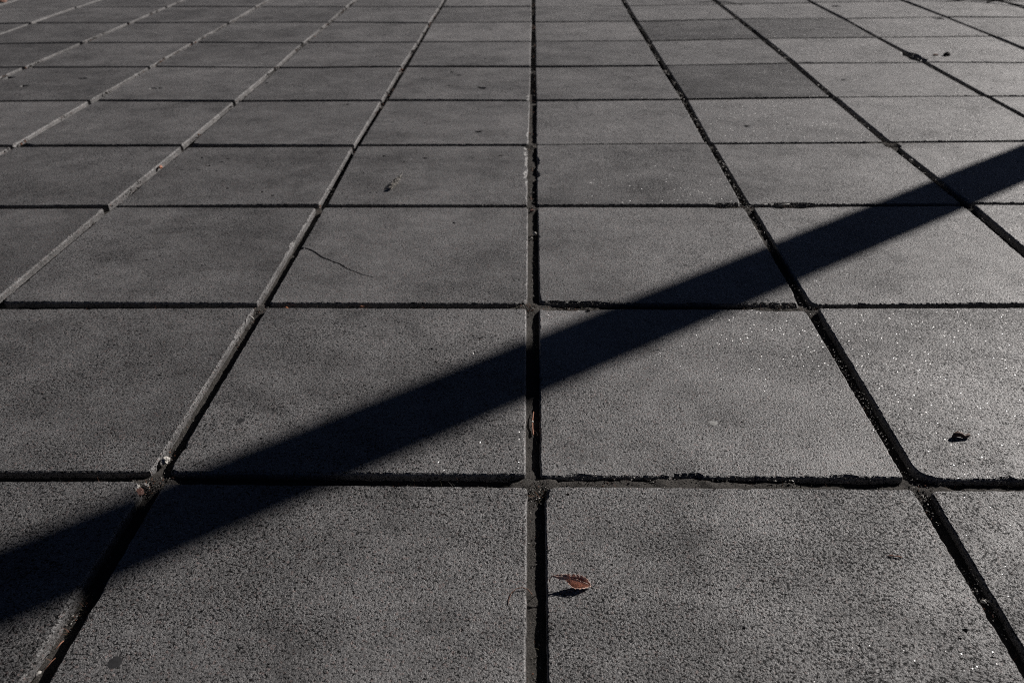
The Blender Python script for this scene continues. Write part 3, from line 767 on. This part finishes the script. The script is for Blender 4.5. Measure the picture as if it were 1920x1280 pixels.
def lump(name, x, y, z, rx, ry, rz, mat, label, cat, seed, rough=.3, group=None, sub=2, ang=0.0):
    bm = bmesh.new(); bmesh.ops.create_icosphere(bm, subdivisions=sub, radius=1)
    for v in bm.verts:
        n = noise.noise(v.co * 1.6 + Vector((seed * 3.7, seed, 0))) * rough + noise.noise(v.co * 4 + Vector((seed, 0, 5))) * rough * .5
        v.co *= 1 + n
        v.co = Vector((v.co.x * rx, v.co.y * ry, v.co.z * rz))
    bmesh.ops.rotate(bm, verts=bm.verts, matrix=Matrix.Rotation(ang, 3, 'Z'))
    me = bpy.data.meshes.new(name); bm.to_mesh(me); bm.free()
    me.materials.append(mat)
    o = bpy.data.objects.new(name, me); o.location = (x, y, z); COL.objects.link(o)
    return tag(o, label, cat, group)

lump('gum_spot', -0.4320, -0.2947, 0.0, .0072, .0080, .0003, M_GUM, 'round flattened black gum spot on the lower left slab', 'gum', 3, .12, 'gum spots trodden onto the slabs', 3)
lump('gum_spot', -0.4291, 0.1333, 0.0, .0055, .0058, .00025, M_GUM, 'faint dark gum spot above the shadow band right of the left joint', 'gum', 4, .15, 'gum spots trodden onto the slabs', 3)
lump('pale_spot', 0.2600, 0.1329, 0.0, .0065, .0060, .0005, M_SPOT, 'small pale flattened spot in the middle of the slab right of centre', 'spot', 5, .3, None, 3)
lump('pebble', 0.0034, 0.8440, -0.0030, .0038, .0040, .0036, M_GRIT_L, 'round whitish pebble stuck in the centre joint above the shadow', 'pebble', 6, .15)
lump('pebble', -0.0040, 0.8250, -0.0060, .0028, .0024, .0022, M_HUSK, 'smaller whitish pebble just below the round one in the centre joint', 'pebble', 16, .25)
lump('pebble', -0.5050, -0.3085, -0.0010, .0020, .0034, .0018, M_GRIT_L, 'oval cream pebble caught on the slab edge at the lower left corner', 'pebble', 7, .2, ang=-.5)
lump('pebble', 0.4990, -0.1960, -0.0060, .0032, .0020, .0018, M_HUSK, 'pale oval pebble on the left side of the lower right joint', 'pebble', 8, .25, ang=-.6)
lump('pebble', 0.5065, -0.1955, -0.0060, .0030, .0016, .0016, M_GRIT_L, 'pale flat pebble against the right side of the lower right joint', 'pebble', 9, .25)
lump('crumb', -0.5080, 0.0440, -0.0030, .0048, .0060, .0040, M_GRIT_L, 'whitish crumbly clod in the left joint just above the crossing', 'crumb', 10, .7, None, 3)
lump('crumb', -0.5160, -0.0260, -0.0020, .0052, .0090, .0028, M_STONE, 'reddish stone exposed in the broken slab corner at the left crossing', 'stone', 11, .4, None, 3, ang=.2)
lump('crumb', -0.5220, -0.0180, -0.0012, .0026, .0070, .0020, M_GRIT_L, 'pale rough rim left of the reddish stone in the broken corner', 'crumb', 12, .6, None, 3)
lump('crumb', -0.5145, -0.0105, -0.0020, .0060, .0026, .0020, M_GRIT_L, 'pale rough rim above the reddish stone in the broken corner', 'crumb', 13, .6, None, 3, ang=-.3)
lump('leaf_scrap', -0.4544, 0.4950, -0.0030, .0032, .0020, .0022, simple('orange_scrap', (0.50, 0.16, 0.05), .6, 700, .3), 'tiny orange leaf scrap in the joint right of the white husk', 'leaf scrap', 14, .5)
lump('leaf_scrap', -0.3150, 0.4970, -0.0020, .0045, .0026, .0028, M_GRIT_B, 'brown leaf scrap in the cross joint left of the centre', 'leaf scrap', 15, .6)
lump('leaf_scrap', 1.5950, 2.6400, 0.0030, .0120, .0060, .0040, simple('rust_scrap', (0.26, 0.12, 0.08), .7, 300, .3), 'rust coloured scrap beside the dark seed on the far right slab', 'leaf scrap', 17, .5)
lump('seed', 1.6380, 2.6380, 0.0050, .0130, .0110, .0090, M_GRIT_D, 'dark round seed beside the rust coloured scrap on the far right slab', 'seed', 18, .3)
lump('leaf_scrap', -0.9990, 1.3040, -0.0030, .0050, .0080, .0040, simple('copper_scrap', (0.42, 0.18, 0.11), .6, 300, .3), 'copper coloured scrap in the second joint from the left, above the long crack', 'leaf scrap', 19, .5)
lump('leaf_scrap', -3.0500, 4.25, 0.004, .035, .02, .008, simple('pinkish_scrap', (0.30, 0.17, 0.13), .6, 120, .3), 'pinkish brown leaf scrap in the top left corner', 'leaf scrap', 20, .6)
lump('soil_crumb', 0.0995, 0.4780, 0.0012, .0036, .0026, .0022, M_GRIT_D, 'black soil crumb at the slab edge above the shadow right of centre', 'crumb', 21, .4)
lump('stone_chip', -0.0030, 0.9840, -0.0040, .0052, .0036, .0022, simple('pink_chip', (0.38, 0.22, 0.18), .6, 500, .3), 'pinkish stone chip bridging the centre joint at a crossing', 'stone', 22, .4)

# pale husk with a bead beside it
hu = empty('seed_husk', (-0.5045, 0.4470, 0.0), 'bright white seed husk balanced on the slab edge at the left joint', 'husk')
vv = []; ff = []
for a in range(9):
    t = a / 8; w = .0022 * math.sin(math.pi * min(1, t * .95 + .03))
    for b in (-1, 0, 1):
        vv.append((-.0055 + .0125 * t + 0, .0050 - .0110 * t + b * w, .0030 + .0016 * math.sin(math.pi * t) - abs(b) * w * .5))
for a in range(8):
    for b in range(2):
        ff.append((a * 3 + b, a * 3 + b + 1, a * 3 + b + 4, a * 3 + b + 3))
hk = mesh_obj('husk_shell', vv, ff, M_HUSK, hu, smooth=True)
sm = hk.modifiers.new('thickness', 'SOLIDIFY'); sm.thickness = .0004
bm = bmesh.new(); bmesh.ops.create_icosphere(bm, subdivisions=2, radius=.0013); me = bpy.data.meshes.new('bead'); bm.to_mesh(me); bm.free(); me.materials.append(M_HUSK)
bd = bpy.data.objects.new('bead', me); bd.location = (.0020, -.0085, .0000); COL.objects.link(bd); bd.parent = hu

# curled dark pod casting its own shadow
pod = empty('seed_pod', (0.5990, 0.0985, 0.0), 'dark curled seed pod on the right hand slab', 'pod')
pp = [(-.0120,-.0010,.0022),(-.0085,.0010,.0040),(-.0040,.0020,.0052),(.0005,.0015,.0046),(.0040,-.0010,.0030),(.0075,-.0005,.0034),(.0110,.0015,.0050),(.0125,.0030,.0038),(.0105,.0045,.0022)]
v, f = tube_mesh([([Vector(p) for p in pp], [.0016,.0034,.0042,.0036,.0024,.0023,.0024,.0020,.0010])], 9)
v = [tuple(Vector(q) + Vector((0, 0, 1)) * .0006 * noise.noise(Vector(q) * 400)) for q in v]
mesh_obj('husk', v, f, M_POD, pod, smooth=True)
v, f = tube_mesh([([Vector((-.012,-.001,.0022)), Vector((-.0155,-.0030,.0010)), Vector((-.0170,-.0040,.0006))], [.0008,.0005,.0004])], 6)
mesh_obj('stalk', v, f, M_POD, pod, smooth=True)

# brown sliver on the lower right slab
sl = [( -.0085,.0006,.0006),(-.0045,.0012,.0016),(0,.0004,.0012),(.0040,-.0006,.0018),(.0085,-.0010,.0006)]
rod('bark_sliver', [Vector(p) + Vector((0.4227, -0.1338, 0)) for p in sl], [.0003,.0010,.0006,.0009,.0003], M_TWIG, 'short reddish brown sliver lying on the lower right slab', 'sliver')
rod('bark_sliver', [Vector(p) * .8 + Vector((-0.0880, 1.38, 0)) for p in sl], [.0003,.0010,.0006,.0009,.0003], M_GRIT_D, 'tiny dark sliver lying right of the grey catkin', 'sliver')

# catkin
ck = empty('catkin', (-0.3470, 1.1600, 0.0), 'grey scaly catkin lying on the slab left of the centre joint', 'catkin')
b = Bag(); hh = random.Random(3)
for a in range(15):
    t = a / 14
    cxx = -.0060 + .0135 * t; cyy = -.052 + .088 * t
    rr = .0052 * math.sin(math.pi * (0.14 + .80 * t)) + .0008
    for k in range(9):
        th = k * 2 * math.pi / 9 + a * .5
        b.grain(cxx + rr * math.cos(th), cyy + hh.uniform(-.002, .002), .0050 + rr * math.sin(th) * .9, .0024, 0, hh, 1.0)
mesh_obj('scales', b.v, b.f, [simple('catkin_grey', (0.36, 0.34, 0.31), .7, 500, .35)], ck, mi=b.m)
v, f = tube_mesh([([Vector((-.006, -.052, .004)), Vector((0.0005, -.01, .005)), Vector((.0075, .036, .005)), Vector((.0100, .060, .004)), Vector((.0080, .082, .001))], [.002, .003, .002, .0007, .0005])])
mesh_obj('stalk', v, f, M_GRIT_M, ck, smooth=True)

# ------------------------------------------------------------------ the lamp post that throws the band of shadow
# it stands on the pavement outside the frame, up and to the right
PX, PY = 3.30, 0.795 * 3.30 + 0.2907
lamp = empty('street_lamp', (PX, PY, 0.0), 'dark grey round steel lamp post standing on the paving', 'street lamp')
def lathe(name, prof, mat, parent, seg=40, loc=(0, 0, 0)):
    V = []; F = []
    for r, z in prof:
        for k in range(seg):
            th = 2 * math.pi * k / seg; V.append((r * math.cos(th), r * math.sin(th), z))
    for a in range(len(prof) - 1):
        for k in range(seg):
            k2 = (k + 1) % seg; F.append((a * seg + k, a * seg + k2, (a + 1) * seg + k2, (a + 1) * seg + k))
    F.append(tuple(range(seg))[::-1]); F.append(tuple((len(prof) - 1) * seg + k for k in range(seg)))
    return mesh_obj(name, V, F, mat, parent, loc, smooth=False)
lathe('post', [(.078, .012), (.078, 4.4), (.070, 4.42)], M_STEEL, lamp)
lathe('base_plate', [(.16, .001), (.16, .014), (.155, .018), (.085, .018), (.086, .05), (.0785, .055)], M_STEEL, lamp)
lathe('lamp_head', [(.05, 4.421), (.09, 4.45), (.26, 4.56), (.27, 4.60), (.20, 4.66), (.04, 4.70)], M_STEEL, lamp)
lathe('lens', [(.08, 4.435), (.20, 4.50), (.21, 4.515), (.05, 4.44)], M_GLASS, lamp)
for k in range(4):
    th = math.pi / 4 + k * math.pi / 2
    lathe('bolt', [(.010, .0181), (.010, .030), (.006, .034)], M_STEEL, lamp, 6, (.125 * math.cos(th), .125 * math.sin(th), 0))

# settle the loose things onto the (slightly uneven) slabs they lie on
def surf_z(x, y):
    i, j = math.floor(x / .5), math.floor(y / .5)
    cx, cy, lf_, rx, ry = SURF[(i, j)]
    return lf_ + (y - cy) * math.sin(rx) - (x - cx) * math.sin(ry)
for o in list(COL.objects):
    if o.parent is None and o.name.split('.')[0] in ('gum_spot', 'pale_spot', 'seed_pod', 'catkin', 'bark_sliver', 'dry_leaf', 'dry_stalk', 'dead_stalk', 'seed', 'soil_crumb', 'rootlet', 'splinter'):
        o.location.z += surf_z(o.location.x, o.location.y)
